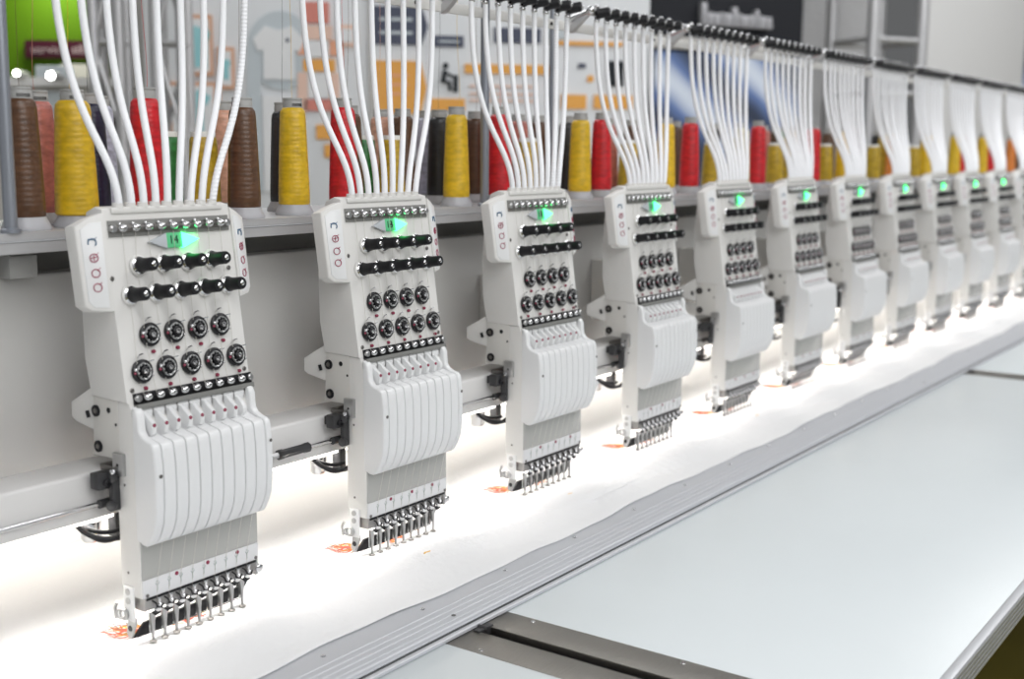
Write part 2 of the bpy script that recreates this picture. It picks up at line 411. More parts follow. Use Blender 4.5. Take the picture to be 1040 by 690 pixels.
    for i in range(9):
        x0 = -.081+.018*i
        b = new(); prism(b, finprof(False), x0, x0+.0163, bev=.0014, seg=2); ch('finned_cover', b, 'cover')
        b = new(); dz = 0 if i < 8 else -.004; y0 = -.0455 if i < 8 else -.042
        prism(b, [(-.03, -.197+dz), (-.036, -.198+dz), (-.042, -.2035+dz), (y0-.0045, -.2085+dz), (y0-.0058, -.2135+dz), (y0-.004, -.2225), (-.040, -.228), (-.03, -.222)], x0+.0004, x0+.0072, bev=.0018)
        lv = ch('take_up_lever', b, 'cover')
        if i < 8:
            b = new(); ball(b, (x0+.0035, y0-.0045, -.2115), .0027, 9, (1, .8, 1)); ch('lever_eyelet', b, 'red', lv)
    # needle bar guide
    b = new(); box(b, -.089, .090, -.0345, -.006, -.442, -.4245, .001); g = ch('needle_guide_bar', b, 'knurl')
    b = new(); box(b, -.087, .089, -.0358, -.0345, -.4285, -.4255, .0004); ch('guide_edge', b, 'dial', g)
    for i in range(9):
        x = -.0715+.018*i
        b = new(); lathe(b, (x-.001, -.033, -.4415), (0, -1, -.1), [(.0044, 0), (.0044, .004), (.0028, .006), (0, .006)], 12)
        k = ch('needle_clamp', b, 'chrome')
        b = new(); lathe(b, (x+.0015, -.0372, -.4445), (0, 0, 1), [(.0022, 0), (.0034, .002), (.0034, .009), (.0024, .010), (.0024, .015), (.0032, .016), (.0030, .0175)], 12); ch('needle_bar_end', b, 'chrome', k)
        b = new(); sweep(b, [(x-.0085, -.0368, -.4292), (x-.0045, -.039, -.4330), (x-.003, -.0395, -.4385), (x+.003, -.041, -.4400), (x+.0065, -.039, -.4360)], .0011, 6); ch('loop_spring', b, 'dial', k)
        b = new(); sweep(b, [(x-.0088, -.036, -.4435), (x-.004, -.037, -.4475), (x+.0035, -.037, -.4465)], [.0012, .0022, .0012], 6); ch('clamp_spring', b, 'dial', k)
        b = new()
        prism(b, [(x-.0042, -.444), (x+.0044, -.444), (x+.0036, -.455), (x+.0020, -.472), (x+.0010, -.485), (x-.0010, -.485), (x-.0016, -.470), (x-.0034, -.455)], -.0270, -.0235, bev=.0006, axis='y')
        f = ch('presser_foot', b, 'footsteel')
        b = new(); lathe(b, (x, -.0255, -.487), (0, 0, 1), [(.0044, 0), (.0046, .0009), (.0018, .0022), (.0010, .0030)], 14); ch('foot_disc', b, 'dsteel', f)
        b = new(); cyl(b, (x, -.02, -.442), (x, -.02, -.476), .0011, 6); ch('needle', b, 'chrome')
    # dark bar behind the feet, rising at the right end
    b = new()
    prism(b, [(-.0900, -.4800), (.078, -.4790), (.112, -.4395), (.103, -.4370), (.076, -.4645), (-.074, -.4645)], -.013, -.009, bev=.0005, axis='y')
    k = ch('stripper_bar', b, 'dial')
    b = new(); sweep(b, [(-.086, -.0135, -.4800), (.078, -.0135, -.4800), (.111, -.0135, -.4395)], .0009, 5); ch('bar_edge', b, 'chrome', k)
    b = new(); prism(b, [(-.0010, -.474), (-.004, -.4795), (-.010, -.481), (-.0195, -.459), (-.0185, -.4535), (-.012, -.451), (-.004, -.459)], -.092, -.0885, bev=.0008)
    e = ch('end_plate', b, 'footsteel')
    b = new(); lathe(b, (-.092, -.009, -.4675), (-1, 0, 0), [(.0038, 0), (.0038, .0006), (0, .0006)], 12); ch('slot_hole', b, 'dial', e)
    b = new(); box(b, -.083, .083, -.0335, -.0245, -.4445, -.4420, .0006); ch('added_glow_bar', b, 'led')  # added glowing bar to go with the needle fill light
    b = new(); box(b, .0895, .0945, -.034, -.012, -.447, -.4245, .001); e = ch('end_block', b, 'steel')
    b = new(); lathe(b, (.0945, -.0345, -.438), (-.2, -1, 0), [(.0055, -.002), (.0055, .003), (.004, .004), (0, .004)], 14); ch('end_roller', b, 'chrome', e)
    # left side bracket
    b = new(); box(b, -.0955, -.0930, -.0215, -.003, -.456, -.4125, .0008); e = ch('side_bracket', b, 'cover')
    for z in (-.419, -.4305):
        b = new(); lathe(b, (-.0955, -.012, z), (-1, 0, 0), [(.0042, 0), (.0042, .0012), (.0026, .002), (0, .0012)], 12); ch('bracket_screw', b, 'steel', e)
    b = new(); ring(b, (-.098, -.006, -.4475), (1, 0, 0), .0065, .0018, 18, 6); ring(b, (-.100, -.0035, -.4475), (1, .3, 0), .0060, .0014, 18, 6)
    sweep(b, [(-.1, .004, -.434), (-.1, .008, -.442), (-.1, .006, -.455)], .0022, 6); ch('coil_spring', b, 'steel', e)
    b = new(); lathe(b, (-.0935, -.0185, -.4395), (-1, 0, 0), [(.0018, 0), (.0018, .0006), (0, .0006)], 8); lathe(b, (-.0935, -.012, -.3955), (-1, 0, 0), [(.0018, 0), (.0018, .0005), (0, .0005)], 8)
    lathe(b, (-.0935, -.012, -.2865), (-1, 0, 0), [(.0017, 0), (.0017, .0005), (0, .0005)], 8)
    ch('side_hole', b, 'dsteel', nc)
    # casting behind the needle case
    b = new(); prism(b, [(-.0055, -.1835), (-.0055, -.2575), (.0455, -.2575), (.0415, -.1835)], -.0942, .0935, bev=.002)
    a = ch('arm_casting', b, 'paint')
    b = new(); prism(b, [(.040, -.170), (.091, -.1985), (.091, -.218), (.0835, -.2225), (.040, -.2300)], -.0915, -.03, bev=.004, seg=3); ch('arm_gusset', b, 'plastic', a)
    b = new(); box(b, .045, .085, .040, .1645, -.25, -.12, .004); ch('arm_neck', b, 'paint', a)
    for y, z, r in ((.0355, -.202, .0072), (.0335, -.2455, .0072)):
        b = new(); lathe(b, (-.0942, y, z), (-1, 0, 0), [(r, 0), (r, .002), (r*.75, .0026), (r*.6, .001), (0, .001)], 20); k = ch('socket_bolt', b, 'dial', a); b = new(); lathe(b, (-.0955, y, z), (-1, 0, 0), [(r*.5, 0), (r*.45, .0012), (0, .0014)], 12); ch('bolt_socket', b, 'dsteel', k)
    b = new(); lathe(b, (-.0942, .0118, -.1985), (-1, 0, 0), [(.0036, 0), (.0036, .0004), (0, .0004)], 12); lathe(b, (-.0942, -.001, -.2145), (-1, 0, 0), [(.0020, 0), (.0020, .0004), (0, .0004)], 8)
    sweep(b, [(-.0925, .056, -.205), (-.0925, .0530, -.213)], .0026, 8)
    ch('side_hole', b, 'dial', a)
    b = new(); box(b, -.0985, -.0925, -.0155, .0035, -.2755, -.2480, .001); e = ch('latch_plate', b, 'steel')
    b = new(); lathe(b, (-.0985, -.006, -.262), (-1, 0, 0), [(.0018, 0), (.0018, .0004), (0, .0004)], 8); ch('side_hole', b, 'dial', e)
    # carriage running on the beam
    b = new(); box(b, -.094, .09, .004, .034, -.2735, -.2670, .001); cr = ch('carriage', b, 'dsteel')
    b = new(); box(b, -.120, -.097, .003, .018, -.2905, -.2705, .001); box(b, -.112, -.1, .014, .0295, -.288, -.275, .001); k = ch('stop_block', b, 'dark', cr)
    b = new(); lathe(b, (-.108, .004, -.283), (0, -1, 0), [(.005, 0), (.005, .004), (.0034, .005), (.003, .002), (0, .002)], 14); ch('block_bolt', b, 'black', cr)
    b = new(); box(b, -.1035, -.0935, -.0035, .0065, -.318, -.270, .0015); lathe(b, (-.1, .002, -.277), (-1, -.5, 0), [(.0065, 0), (.0065, .005), (.005, .006), (0, .006)], 14)
    lathe(b, (-.101, .002, -.312), (-1, -.5, 0), [(.0065, 0), (.0065, .005), (.004, .006), (0, .006)], 14); lathe(b, (-.103, .015, -.311), (1, 0, 0), [(.0055, -.008), (.0055, .010)], 14)
    ch('link_arm', b, 'dark', cr)
    b = new(); lathe(b, (-.1015, -.0025, -.2695), (-1, -.7, .2), [(.0032, 0), (.0032, .005), (.002, .006), (0, .006)], 10); ch('link_pin', b, 'chrome', cr)
    # rotary parts and cable loops under the beam
    b = new(); lathe(b, (-.088, .066, -.372), (0, 0, 1), [(.010, 0), (.0125, .004), (.0125, .026), (.009, .030), (.009, .0385)], 18); sv = ch('solenoid', b, 'chrome')
    b = new(); box(b, -.0745, -.062, .034, .05, -.366, -.3335, .001); ch('solenoid_block', b, 'dark', sv)
    b = new()
    sweep(b, bez((-.126, .045, -.334), (-.122, .035, -.350), (-.108, .02, -.362), (-.078, .014, -.3590)), .0033, 8)
    sweep(b, bez((-.120, .055, -.334), (-.115, .045, -.345), (-.105, .03, -.356), (-.078, .022, -.352)), .0028, 8)
    sweep(b, bez((-.118, .05, -.334), (-.118, .03, -.356), (-.105, .018, -.368), (-.082, .008, -.3530)), .0026, 8)
    ch('cable_loop', b, 'black')
    return t
head0 = make_head()
HL = []
for n in range(NH):
    h = head0 if n == 0 else copy_tree(head0)
    if n: h.location.x += PITCH*n
    num = 14-n
    if n == 0: lab = 'white embroidery head numbered 14, the largest, at the left end of the row'
    elif n == 1: lab = 'white embroidery head numbered 13, second in the row from the left'
    else: lab = f'white embroidery head with green signal, {ORD[n]} in the row from the left'
    h['label'] = lab
    HL.append(h)
    if num > 0 and n < 8:
        d = [c for c in h.children if c.name.startswith('signal_display')][0]
        me = text_mesh(str(num), .0145, .0002, 'p_black')
        o = bpy.data.objects.new('number', me); C.objects.link(o); o.parent = d
        o.rotation_euler = (PI/2-math.atan(.14), 0, 0); pp = pl(-.001, -.0005, .0033)-Vector(HB); o.location = pp

# ------------------------------------------------------------------ guide bars over the heads, tubes
RY = .075; RZ = .366
for n in range(1, NH):
    xc = XC+.048+PITCH*n
    t = empty('thread_guide_bar', xc, RY, RZ-.012, f'chrome guide bar with nine black knobs over the {ORD[n]} head', 'thread guide', 'guide bars above the heads')
    B = (0, RY, RZ-.012)
    def ch(name, bm, m, parent=t): return child(name, bm, m, parent, B)
    b = new(); box(b, -.165, .165, RY-.004, RY+.006, RZ+.002, RZ+.012, .001); ch('bar', b, 'steel')
    for i in range(9):
        x = -.148+.037*i
        b = new(); lathe(b, (x, RY-.004, RZ+.006), (.35, -1, .12), [(.0105, 0), (.0115, .003), (.0098, .006), (.0098, .022), (.0085, .025), (0, .0252)], 16); k = ch('knob', b, 'black')
        b = new(); ball(b, Vector((x, RY-.004, RZ+.006))+Vector((.35, -1, .12)).normalized()*.026, .0036, 8); child('knob_tip', b, 'chrome', k, B)
        b = new(); ball(b, (x, RY-.002, RZ-.008), .0056, 10); ball(b, (x+.004, RY, RZ+.02), .005, 10); cyl(b, (x+.004, RY, RZ+.01), (x+.004, RY, RZ+.02), .002, 8); cyl(b, (x, RY, RZ-.008), (x, RY, RZ+.004), .003, 8)
        child('thread_eye', b, 'chrome', k, B)
    b = new(); ball(b, (-.178, RY-.006, RZ+.010), .0085, 12); cyl(b, (-.178, RY+.04, RZ-.005), (-.178, RY-.006, RZ+.008), .006, 10); cyl(b, (-.178, RY, RZ+.007), (-.16, RY, RZ+.007), .004, 8)
    ch('end_bracket', b, 'chrome')
b = new(); box(b, -1.2, 5.4, .112, .118, .338, .356, .0015)
sb = tag(obj('support_rail', b, 'plastic'), 'long white support rail running behind the row of black knobs', 'rail')
for n in range(1, NH):
    b = new(); xx = XC+PITCH*n+.05-.178
    prism(b, [(.068, .372), (.088, .3735), (.113, .350), (.113, .335), (.105, .338)], xx-.006, xx+.006, bev=.001)
    o = sb; so = Vector(sb.location)-Vector((0, 0, H)); child('rail_bracket', b, 'alumid', sb, so)
for n in range(2, NH, 1):
    for dx in (-.20,):
        b = new(); so = Vector(sb.location)-Vector((0, 0, H)); lathe(b, (XC+PITCH*n+dx, .112, .347), (0, -1, 0), [(.0035, 0), (.0035, .002), (0, .003)], 10); child('rail_screw', b, 'dial', sb, so)

for n in range(NH):
    for i in range(9):
        xt = XC+.048+PITCH*n-.148+.037*i+random.uniform(-.002, .002); xb = XC+PITCH*n-.071+.01775*i
        P0 = (xt, RY-.002, RZ-.010); P3 = (xb, .007, .046)
        s = random.uniform(-.01, .01)
        mid = bez(P0, (xt+random.uniform(-.004, .004), RY-.002, RZ-.225+s), (xb+(xt-xb)*.14, .012, .135+s), P3, 26)
        b = new(); sweep(b, mid, .0046, 10)
        rib = (n == 0 and i == 8) or (n == 2 and i >= 7)
        o = obj('thread_tube', b, 'tuberib' if rib else 'tube')
        who = 'numbered 14' if n == 0 else ('numbered 13' if n == 1 else f'standing {ORD[n]} in the row')
        tag(o, f'white plastic thread tube, {ORD[i]} of nine entering the head {who}', 'thread tube', 'thread tubes above the heads')

# ------------------------------------------------------------------ spool rack and posts
b = new()
prism(b, [(.105, .0105), (.105, .0015), (.1065, .0005), (.1065, -.0005), (.105, -.0015), (.105, -.0145), (.135, -.0145), (.135, -.006), (.345, -.006), (.345, .0105)], -1.2, 5.4, bev=0)
rack = tag(obj('spool_rack', b, 'alumid'), 'long grey aluminium rack rail carrying the thread cones behind the heads', 'rack')
ro = Vector(rack.location)-Vector((0, 0, H))
b = new(); prism(b, [(.106, .0108), (.1045, .0100), (.106, .0095)], -1.2, 5.4); child('rail_rib', b, 'aluedge', rack, ro)
b = new(); prism(b, [(.1055, .0012), (.1035, -.0002), (.1055, -.0014)], -1.2, 5.4); child('rail_rib', b, 'aluedge', rack, ro)
for x in (-.125, .66, 1.44, 2.2):
    b = new(); box(b, x-.019, x+.019, .14, .163, -.0475, -.020, .001); box(b, x-.012, x+.012, .148, .162, -.0205, -.0055, .001); child('mounting_block', b, 'cap', rack, ro)
for k, (x, y) in enumerate(((-.157, .112), (.778, .112), (1.347, .345)  )):
    b = new(); r = .0078
    lathe(b, (x, y, .0105), (0, 0, 1), [(.012, 0), (.012, .004), (r, .006), (r, .52)], 18)
    lab = ['grey round post at the left end of the spool rack', 'grey round post rising behind the third head', 'grey round post at the back of the rack between third and fourth heads'][k]
    tag(obj('rack_post', b, 'post'), lab, 'post', 'round posts on the spool rack')

# ------------------------------------------------------------------ thread cones
SP = [('brown', -0.112, 0.15), ('pink', -0.039, 0.225), ('yellow_fat', -0.039, 0.15), ('navy', 0.047, 0.235), ('lavender', 0.106, 0.295), ('red', 0.072, 0.15), ('green_short', 0.194, 0.262), ('gold_short', 0.212, 0.2), ('peach', 0.322, 0.28), ('brown', 0.236, 0.143), ('black', 0.407, 0.235), ('yellow', 0.343, 0.15), ('red', 0.453, 0.15), ('brown', 0.549, 0.225), ('green_short', 0.625, 0.262), ('gold_short', 0.626, 0.2), ('peach', 0.734, 0.318), ('brown', 0.722, 0.255), ('lavender', 0.828, 0.285), ('black', 0.791, 0.225), ('yellow', 0.745, 0.15), ('brown', 0.9, 0.225), ('red', 0.876, 0.15), ('pink', 1.094, 0.26), ('gold_short', 1.041, 0.2), ('brown', 1.184, 0.27), ('black', 1.243, 0.235), ('yellow', 1.159, 0.15), ('red', 1.276, 0.17), ('pink', 1.456, 0.26), ('gold_short', 1.445, 0.2), ('brown', 1.613, 0.29), ('yellow', 1.528, 0.15), ('brown', 1.733, 0.235), ('red', 1.649, 0.15), ('gold_short', 1.847, 0.19), ('black', 2.013, 0.27), ('cream', 1.936, 0.15), ('red', 2.037, 0.15), ('pink', 2.252, 0.23), ('gold_short', 2.21, 0.175), ('brown', 2.53, 0.312), ('green', 2.476, 0.262), ('gold', 2.431, 0.222), ('red', 2.423, 0.15), ('gold_short', 2.613, 0.185), ('brown', 2.827, 0.26), ('yellow', 2.668, 0.15), ('gold_short', 3.0, 0.17), ('black', 3.293, 0.26), ('gold', 3.223, 0.21), ('orange', 3.169, 0.16), ('gold_short', 3.427, 0.17), ('yellow', 3.499, 0.15), ('yellow', 3.862, 0.15), ('red', 4.051, 0.17), ('yellow', 4.261, 0.15), ('red', 4.481, 0.17), ('orange', 4.736, 0.15), ('brown', 4.93, 0.17)]
SZ = .0106
protos = {}
def spool(col, x, y):
    fat = col.endswith('_fat'); short = col.endswith('_short'); c = col.split('_')[0]
    if col in protos:
        t = copy_tree(protos[col]); t.location = (x, y, SZ+H); t.rotation_euler.z = random.uniform(0, 6.28); return t
    t = empty('thread_cone', x, y, SZ, 'x', 'thread cone')
    if short:
        b = new(); lathe(b, (0, 0, 0), (0, 0, 1), [(.029, 0), (.0292, .003), (.026, .008), (.024, .012), (0, .012)], 28); child('cone_base', b, 'base', t)
        b = new(); lathe(b, (0, 0, 0), (0, 0, 1), [(.0235, .012), (.0245, .014), (.0195, .098), (.0185, .101), (.012, .108), (0, .108)], 32); child('thread_winding', b, TH[c], t)
        b = new(); lathe(b, (0, 0, 0), (0, 0, 1), [(.0175, .1015), (.0178, .107), (.0165, .109), (.006, .109), (.006, .104), (0, .104)], 24); child('cone_cap', b, 'capwhite', t)
    else:
        k = 1.13 if fat else 1
        b = new(); lathe(b, (0, 0, 0), (0, 0, 1), [(.0290, 0), (.0295, .002), (.0275, .007), (.0250, .011), (.0235, .015), (0, .015)], 32); child('cone_base', b, 'base', t)
        b = new(); lathe(b, (0, 0, 0), (0, 0, 1), [(.0222*k, .0145), (.0236*k, .0165), (.0236*k, .030), (.0222*k, .070), (.0205*k, .110), (.0192*k, .140), (.0182*k, .146), (.0150*k, .1505), (.010, .152), (0, .152)], 36); child('thread_winding', b, TH[c], t)
        b = new(); lathe(b, (0, 0, 0), (0, 0, 1), [(.0145, .1505), (.0145, .1585), (.0138, .1595), (.0138, .1610), (.0145, .162), (.0142, .164), (.0065, .164), (.0065, .158), (0, .158)], 28); cp = child('cone_cap', b, 'cap', t)
        if c in ('yellow', 'pink', 'brown'):
            b = new()
            for j in range(7):
                a = -2.3+j*.17
                p = Vector((math.cos(a), math.sin(a), 0))*.0146
                tdir = Vector((-math.sin(a), math.cos(a), 0))
                sweep(b, [p-tdir*.0007+Vector((0, 0, .1525)), p-tdir*.0007+Vector((0, 0, .1565))], .0004, 4)
                sweep(b, [p+tdir*.0006+Vector((0, 0, .1525)), p+tdir*.0006+Vector((0, 0, .1565))], .0004, 4)
            child('cap_lettering', b, 'capdark', cp)
    sc_ = 1.13 if short else (1.09 if c == 'red' else (1.065 if col == 'yellow' else 1.045))
    for ob_ in [t_ for ch_2 in t.children for t_ in [ch_2]+list(ch_2.children)]:
        for v_ in ob_.data.vertices: v_.co.z *= sc_
    protos[col] = t
    return t
cnt = {}
made = []
CAMXY = Vector((-.99, -1.198))
order = sorted(range(len(SP)), key=lambda i: -math.atan2(SP[i][2]-CAMXY.y, SP[i][1]-CAMXY.x))
for i in order:
    col, x, y = SP[i]
    c = col.split('_')[0]; kind = 'short white-capped' if col.endswith('short') else 'tall'
    key = c+kind; cnt[key] = cnt.get(key, 0)+1
    t = spool(col, x, y)
    made.append((t, c, kind, cnt[key], key))
big = ORD + ['fourteenth', 'fifteenth', 'sixteenth']
for t, c, kind, k, key in made:
    if cnt[key] == 1: lab = f'{kind} cone of {c} thread, the only one on the spool rack'
    else: lab = f'{kind} cone of {c} thread, {big[k-1]} such cone from the left on the spool rack'
    t['label'] = lab; t['group'] = 'thread cones on the spool rack'
    if t.location.x < .95 and kind == 'tall':
        b = new(); x0 = t.location.x; dx = random.uniform(-.02, .02)
        sweep(b, bez((0, 0, .158), (dx, -.004, .20), (-dx, 0, .30), (dx*.6, random.uniform(-.01, .01), .45), 12), .0003, 5)
        o = child('thread_tail', b, TH[c], t)

# ------------------------------------------------------------------ bridge, beam, drive rod
b = new(); box(b, -1.6, 5.6, .165, .46, -.375, -.0475, .004, 3)
bridge = tag(obj('machine_bridge', b, 'paint_grey'), 'long glossy grey bridge of the machine behind the embroidery heads', 'machine frame')
bgo = Vector(bridge.location)-Vector((0, 0, H))
b = new(); box(b, -1.6, 5.6, .20, .40, -.0475, -.0160, .002); child('gap_shade_box', b, 'recess', bridge, bgo)  # dark box added as the shade in the gap under the rack
for x in (-1.3, .9, 3.1, 5.2):
    b = new(); box(b, x-.08, x+.08, .452, .46, -.5065, -.375, .003); child('bridge_leg', b, 'bed', bridge, bgo)
b = new(); box(b, -1.6, 5.6, .030, .096, -.334, -.2740, .005, 3)
beam = tag(obj('carriage_beam', b, 'beam'), 'pale grey square beam running behind the needle cases just above the fabric', 'beam')
bo = Vector(beam.location)-Vector((0, 0, H))
b = new(); box(b, -1.6, 5.6, .0262, .0302, -.3165, -.3135, .0005); child('beam_groove', b, 'groove', beam, bo)
for n in range(-1, NH):
    b = new(); x = XC+PITCH*n+.2; box(b, x-.03, x+.03, .094, .168, -.33, -.285, .002); child('beam_bracket', b, 'beam', beam, bo)
b = new(); cyl(b, (-1.5, .0155, -.3105), (5.2, .0155, -.3105), .0030, 12)
rod = tag(obj('drive_rod', b, 'chrome'), 'thin chrome drive rod running along the front of the beam', 'rod')
rdo = Vector(rod.location)-Vector((0, 0, H))
b = new(); lathe(b, (.168, .0155, -.3105), (1, 0, 0), [(.0045, 0), (.0075, .002), (.0075, .008), (.0066, .010), (.0066, .050), (.0075, .052), (.0075, .060), (.0045, .062)], 8)
child('turnbuckle', b, 'dark', rod, rdo, 'dark grey turnbuckle sleeve')
b = new(); lathe(b, (.156, .0155, -.3105), (1, 0, 0), [(.0045, 0), (.0045, .012)], 6); child('lock_nut', b, 'steel', rod, rdo)
# lamps of the machine: led strip under the beam and under the bridge
b = new(); box(b, -1.5, 5.4, .038, .052, -.3390, -.3340, .0005)
l1 = tag(obj('led_strip', b, 'led'), 'lit white lamp strip fixed under the beam between the heads', 'lamp strip')
b = new(); box(b, -1.5, 5.4, .428, .448, -.382, -.3750, .0005)
l2 = tag(obj('led_strip', b, 'led'), 'lit white lamp strip fixed under the grey bridge', 'lamp strip')

# ------------------------------------------------------------------ fabric with the stitched flames
def fab_z(x, y):
    if y > -.104: z = -.4890
    else:
        k = min(1, (-.104-y)/.088); z = -.4890-.0083*(1-(1-k)**2.6)
    w = max(0, min(1, (.02-y)/.12))
    z += w*(.0012*math.sin(x*9+y*30)+.0008*math.sin(x*23+2+y*60)+.0005*math.sin(x*57+y*15))*(1 if y > -.15 else .25)
    return z
b = new(); rows = []
NX = 440; ys = [.388, .36, .30, .24, .18, .12, .07, .03, 0, -.03, -.055, -.075, -.085, -.093, -.10, -.106, -.112, -.12, -.13, -.14, -.15, -.16, -.17, -.178, -.184, -.190]
for i in range(NX+1):
    x = -1.4+6.6*i/NX
    edge = .0045*math.sin(x*7.0+1.2)+.003*math.sin(x*16.4)+.0015*math.sin(x*41)
    bend = .005*math.sin(x*5+.4)+.003*math.sin(x*13+1)
    col = []
    for j, y in enumerate(ys):
        yy = y+(edge if y < -.12 else (bend*max(0, min(1, -y/.1)) if y < 0 else 0))
        col.append(b.verts.new((x, yy, fab_z(x, y))))
    rows.append(col)
for a, c in zip(rows, rows[1:]):
    for j in range(len(ys)-1): b.faces.new((a[j], a[j+1], c[j+1], c[j]))
bmesh.ops.recalc_face_normals(b, faces=list(b.faces))
fab = tag(obj('backing_fabric', b, 'fabric', angle=80), 'white backing fabric stretched under all the needles, with stitched orange flames', 'fabric')
md = fab.modifiers.new('thickness', 'SOLIDIFY'); md.thickness = .0007; md.offset = -1
fo = Vector(fab.location)-Vector((0, 0, H))
rnd = random.Random(3)
def flame(bm, x, y, L, w, ang, curl):
    pts = []
    for k in range(9):
        t = k/8; a = ang+curl*t*1.4*math.sin(t*5)
        pts.append((x+L*t*math.cos(ang)-math.sin(ang)*curl*L*.22*math.sin(t*5.5), y+L*t*math.sin(ang)+math.cos(ang)*curl*L*.22*math.sin(t*5.5), -.4881))
    sweep(bm, pts, [w*(1-.93*k/8) for k in range(9)], 6, flat=1)
def motif(xc):
    names = []
    rr = random.Random(3)
    for m, nn, w in (('th_yellow', 12, .0040), ('th_orange', 12, .0034), ('th_red', 12, .0022), ('th_brown', 11, .0014)):
        bm = new(); st = []
        for k in range(nn):
            far = m in ('th_red', 'th_brown')
            if k % 3 == 2: x = xc+rr.uniform(-.02, .03); y = rr.uniform(-.012, .012)
            else: x = xc+(rr.uniform(-.075, -.055) if far else rr.uniform(-.072, -.040)); y = rr.uniform(.010, .045) if far else rr.uniform(.004, .036)
            st.append((x, y, -.4881)); flame(bm, x, y, rr.uniform(.020, .036)*(1.2 if far else 1), w, 2.3+rr.uniform(-.4, .4), rr.choice((-1, 1)))
        sweep(bm, st, .0004, 4)
        for v in bm.verts: v.co.z = -.4884+(v.co.z+.4881)*.12+(.0006 if m in ('th_red', 'th_brown') else 0)+(.0003 if m == 'th_orange' else 0)
        names.append((m, bm))
    bm = new(); sweep(bm, [(xc-.020, -.083, -.488), (xc-.014, -.080, -.488), (xc-.008, -.082, -.488), (xc+.002, -.079, -.488)], [.001, .0024, .002, .001], 6)
    for v in bm.verts: v.co.z = fab_z(xc, -.08)+.0002+(v.co.z+.488)*.25
    names.append(('th_yellow', bm))
    return names
for n in range(NH-1):
    for m, bm in motif(XC+PITCH*n): child('flame_pattern', bm, m, fab, fo, {'th_yellow': 'yellow stitching', 'th_orange': 'orange stitching', 'th_red': 'red stitching', 'th_brown': 'dark brown stitching'}[m])

# ------------------------------------------------------------------ border frame of aluminium
b = new()
FX0, FX1 = -1.5, 5.6
prism(b, [(-.150, -.4985), (-.2235, -.4985), (-.2242, -.4978), (-.2250, -.4985), (-.2360, -.4985), (-.2368, -.4978), (-.2376, -.4985), (-.2475, -.4985), (-.2483, -.4977), (-.2491, -.4985), (-.2600, -.4985), (-.2606, -.4979), (-.2612, -.4985),
          (-.2680, -.4988), (-.2700, -.5000), (-.2712, -.5030), (-.2780, -.5040), (-.2815, -.5020), (-.2870, -.5015), (-.2885, -.5025), (-.2885, -.5062), (-.150, -.5062)], FX0, FX1)
fr = tag(obj('border_frame', b, 'alu', angle=20), 'long ribbed aluminium border frame clamping the front edge of the fabric', 'frame rail')
fro = Vector(fr.location)-Vector((0, 0, H))
b = new(); box(b, FX0, FX1, -.2790, -.2712, -.5046, -.5034, 0); child('frame_groove', b, 'groove', fr, fro)
for k in range(-4, 24):
    b = new(); lathe(b, (.0258+.190*k, -.205, -.4985), (0, 0, 1), [(.0036, 0), (.0034, .0010), (.002, .0020), (0, .0023)], 12); child('rivet', b, 'chrome', fr, fro)
for x in (.2233, 2.27): 
    b = new(); lathe(b, (x, -.2515, -.4983), (0, 0, 1), [(.0032, 0), (.0032, .0004), (0, .0004)], 12); child('screw_hole', b, 'dial', fr, fro)

# ------------------------------------------------------------------ table
def table_panel(x0, x1, lab):
    t = empty('table_panel', (x0+x1)/2, -.5, -1.36, lab, 'table', 'table panels in front of the machine')
    B = ((x0+x1)/2, -.5, -1.36)
    b = new(); box(b, x0, x1, -.826, -.262, -.5325, -.5072, .0008); child('table_top', b, 'table', t, B)
    b = new()
    # ribbed aluminium edging
    prof = [(-.8262, -.5068), (-.8262, -.545), (-.836, -.545), (-.8405, -.5425)]
    z = -.5425
    for k in range(4):
        prof += [(-.8405, z+.0035), (-.8345, z+.0042), (-.8345, z+.0066), (-.8405, z+.0073)]; z += .0073
    prof += [(-.8405, -.5105), (-.8385, -.5078), (-.8345, -.5066)]
    prism(b, prof, x0, x1); e = child('edge_profile', b, 'aluedge', t, B, 'ribbed aluminium edge strip', 20)
    b = new()
    for k in range(4): box(b, x0, x1, -.8375, -.8344, -.5385+.0073*k, -.5361+.0073*k, 0)
    child('edge_groove', b, 'slot', e, B)
    for x in (x0+.08, x1-.08):
        for y in (-.8, -.3):
            b = new(); box(b, x-.02, x+.02, y-.02, y+.02, -1.36, -.5325, .002); child('leg', b, 'paint', t, B)
table_panel(-1.5, .161, 'pale blue-white table top nearest the front, left of the steel cover plates')
table_panel(.2955, 2.515, 'large pale blue-white table top in the middle, between both pairs of cover plates')
table_panel(2.605, 5.6, 'pale blue-white table top at the far right, beyond the distant cover plates')
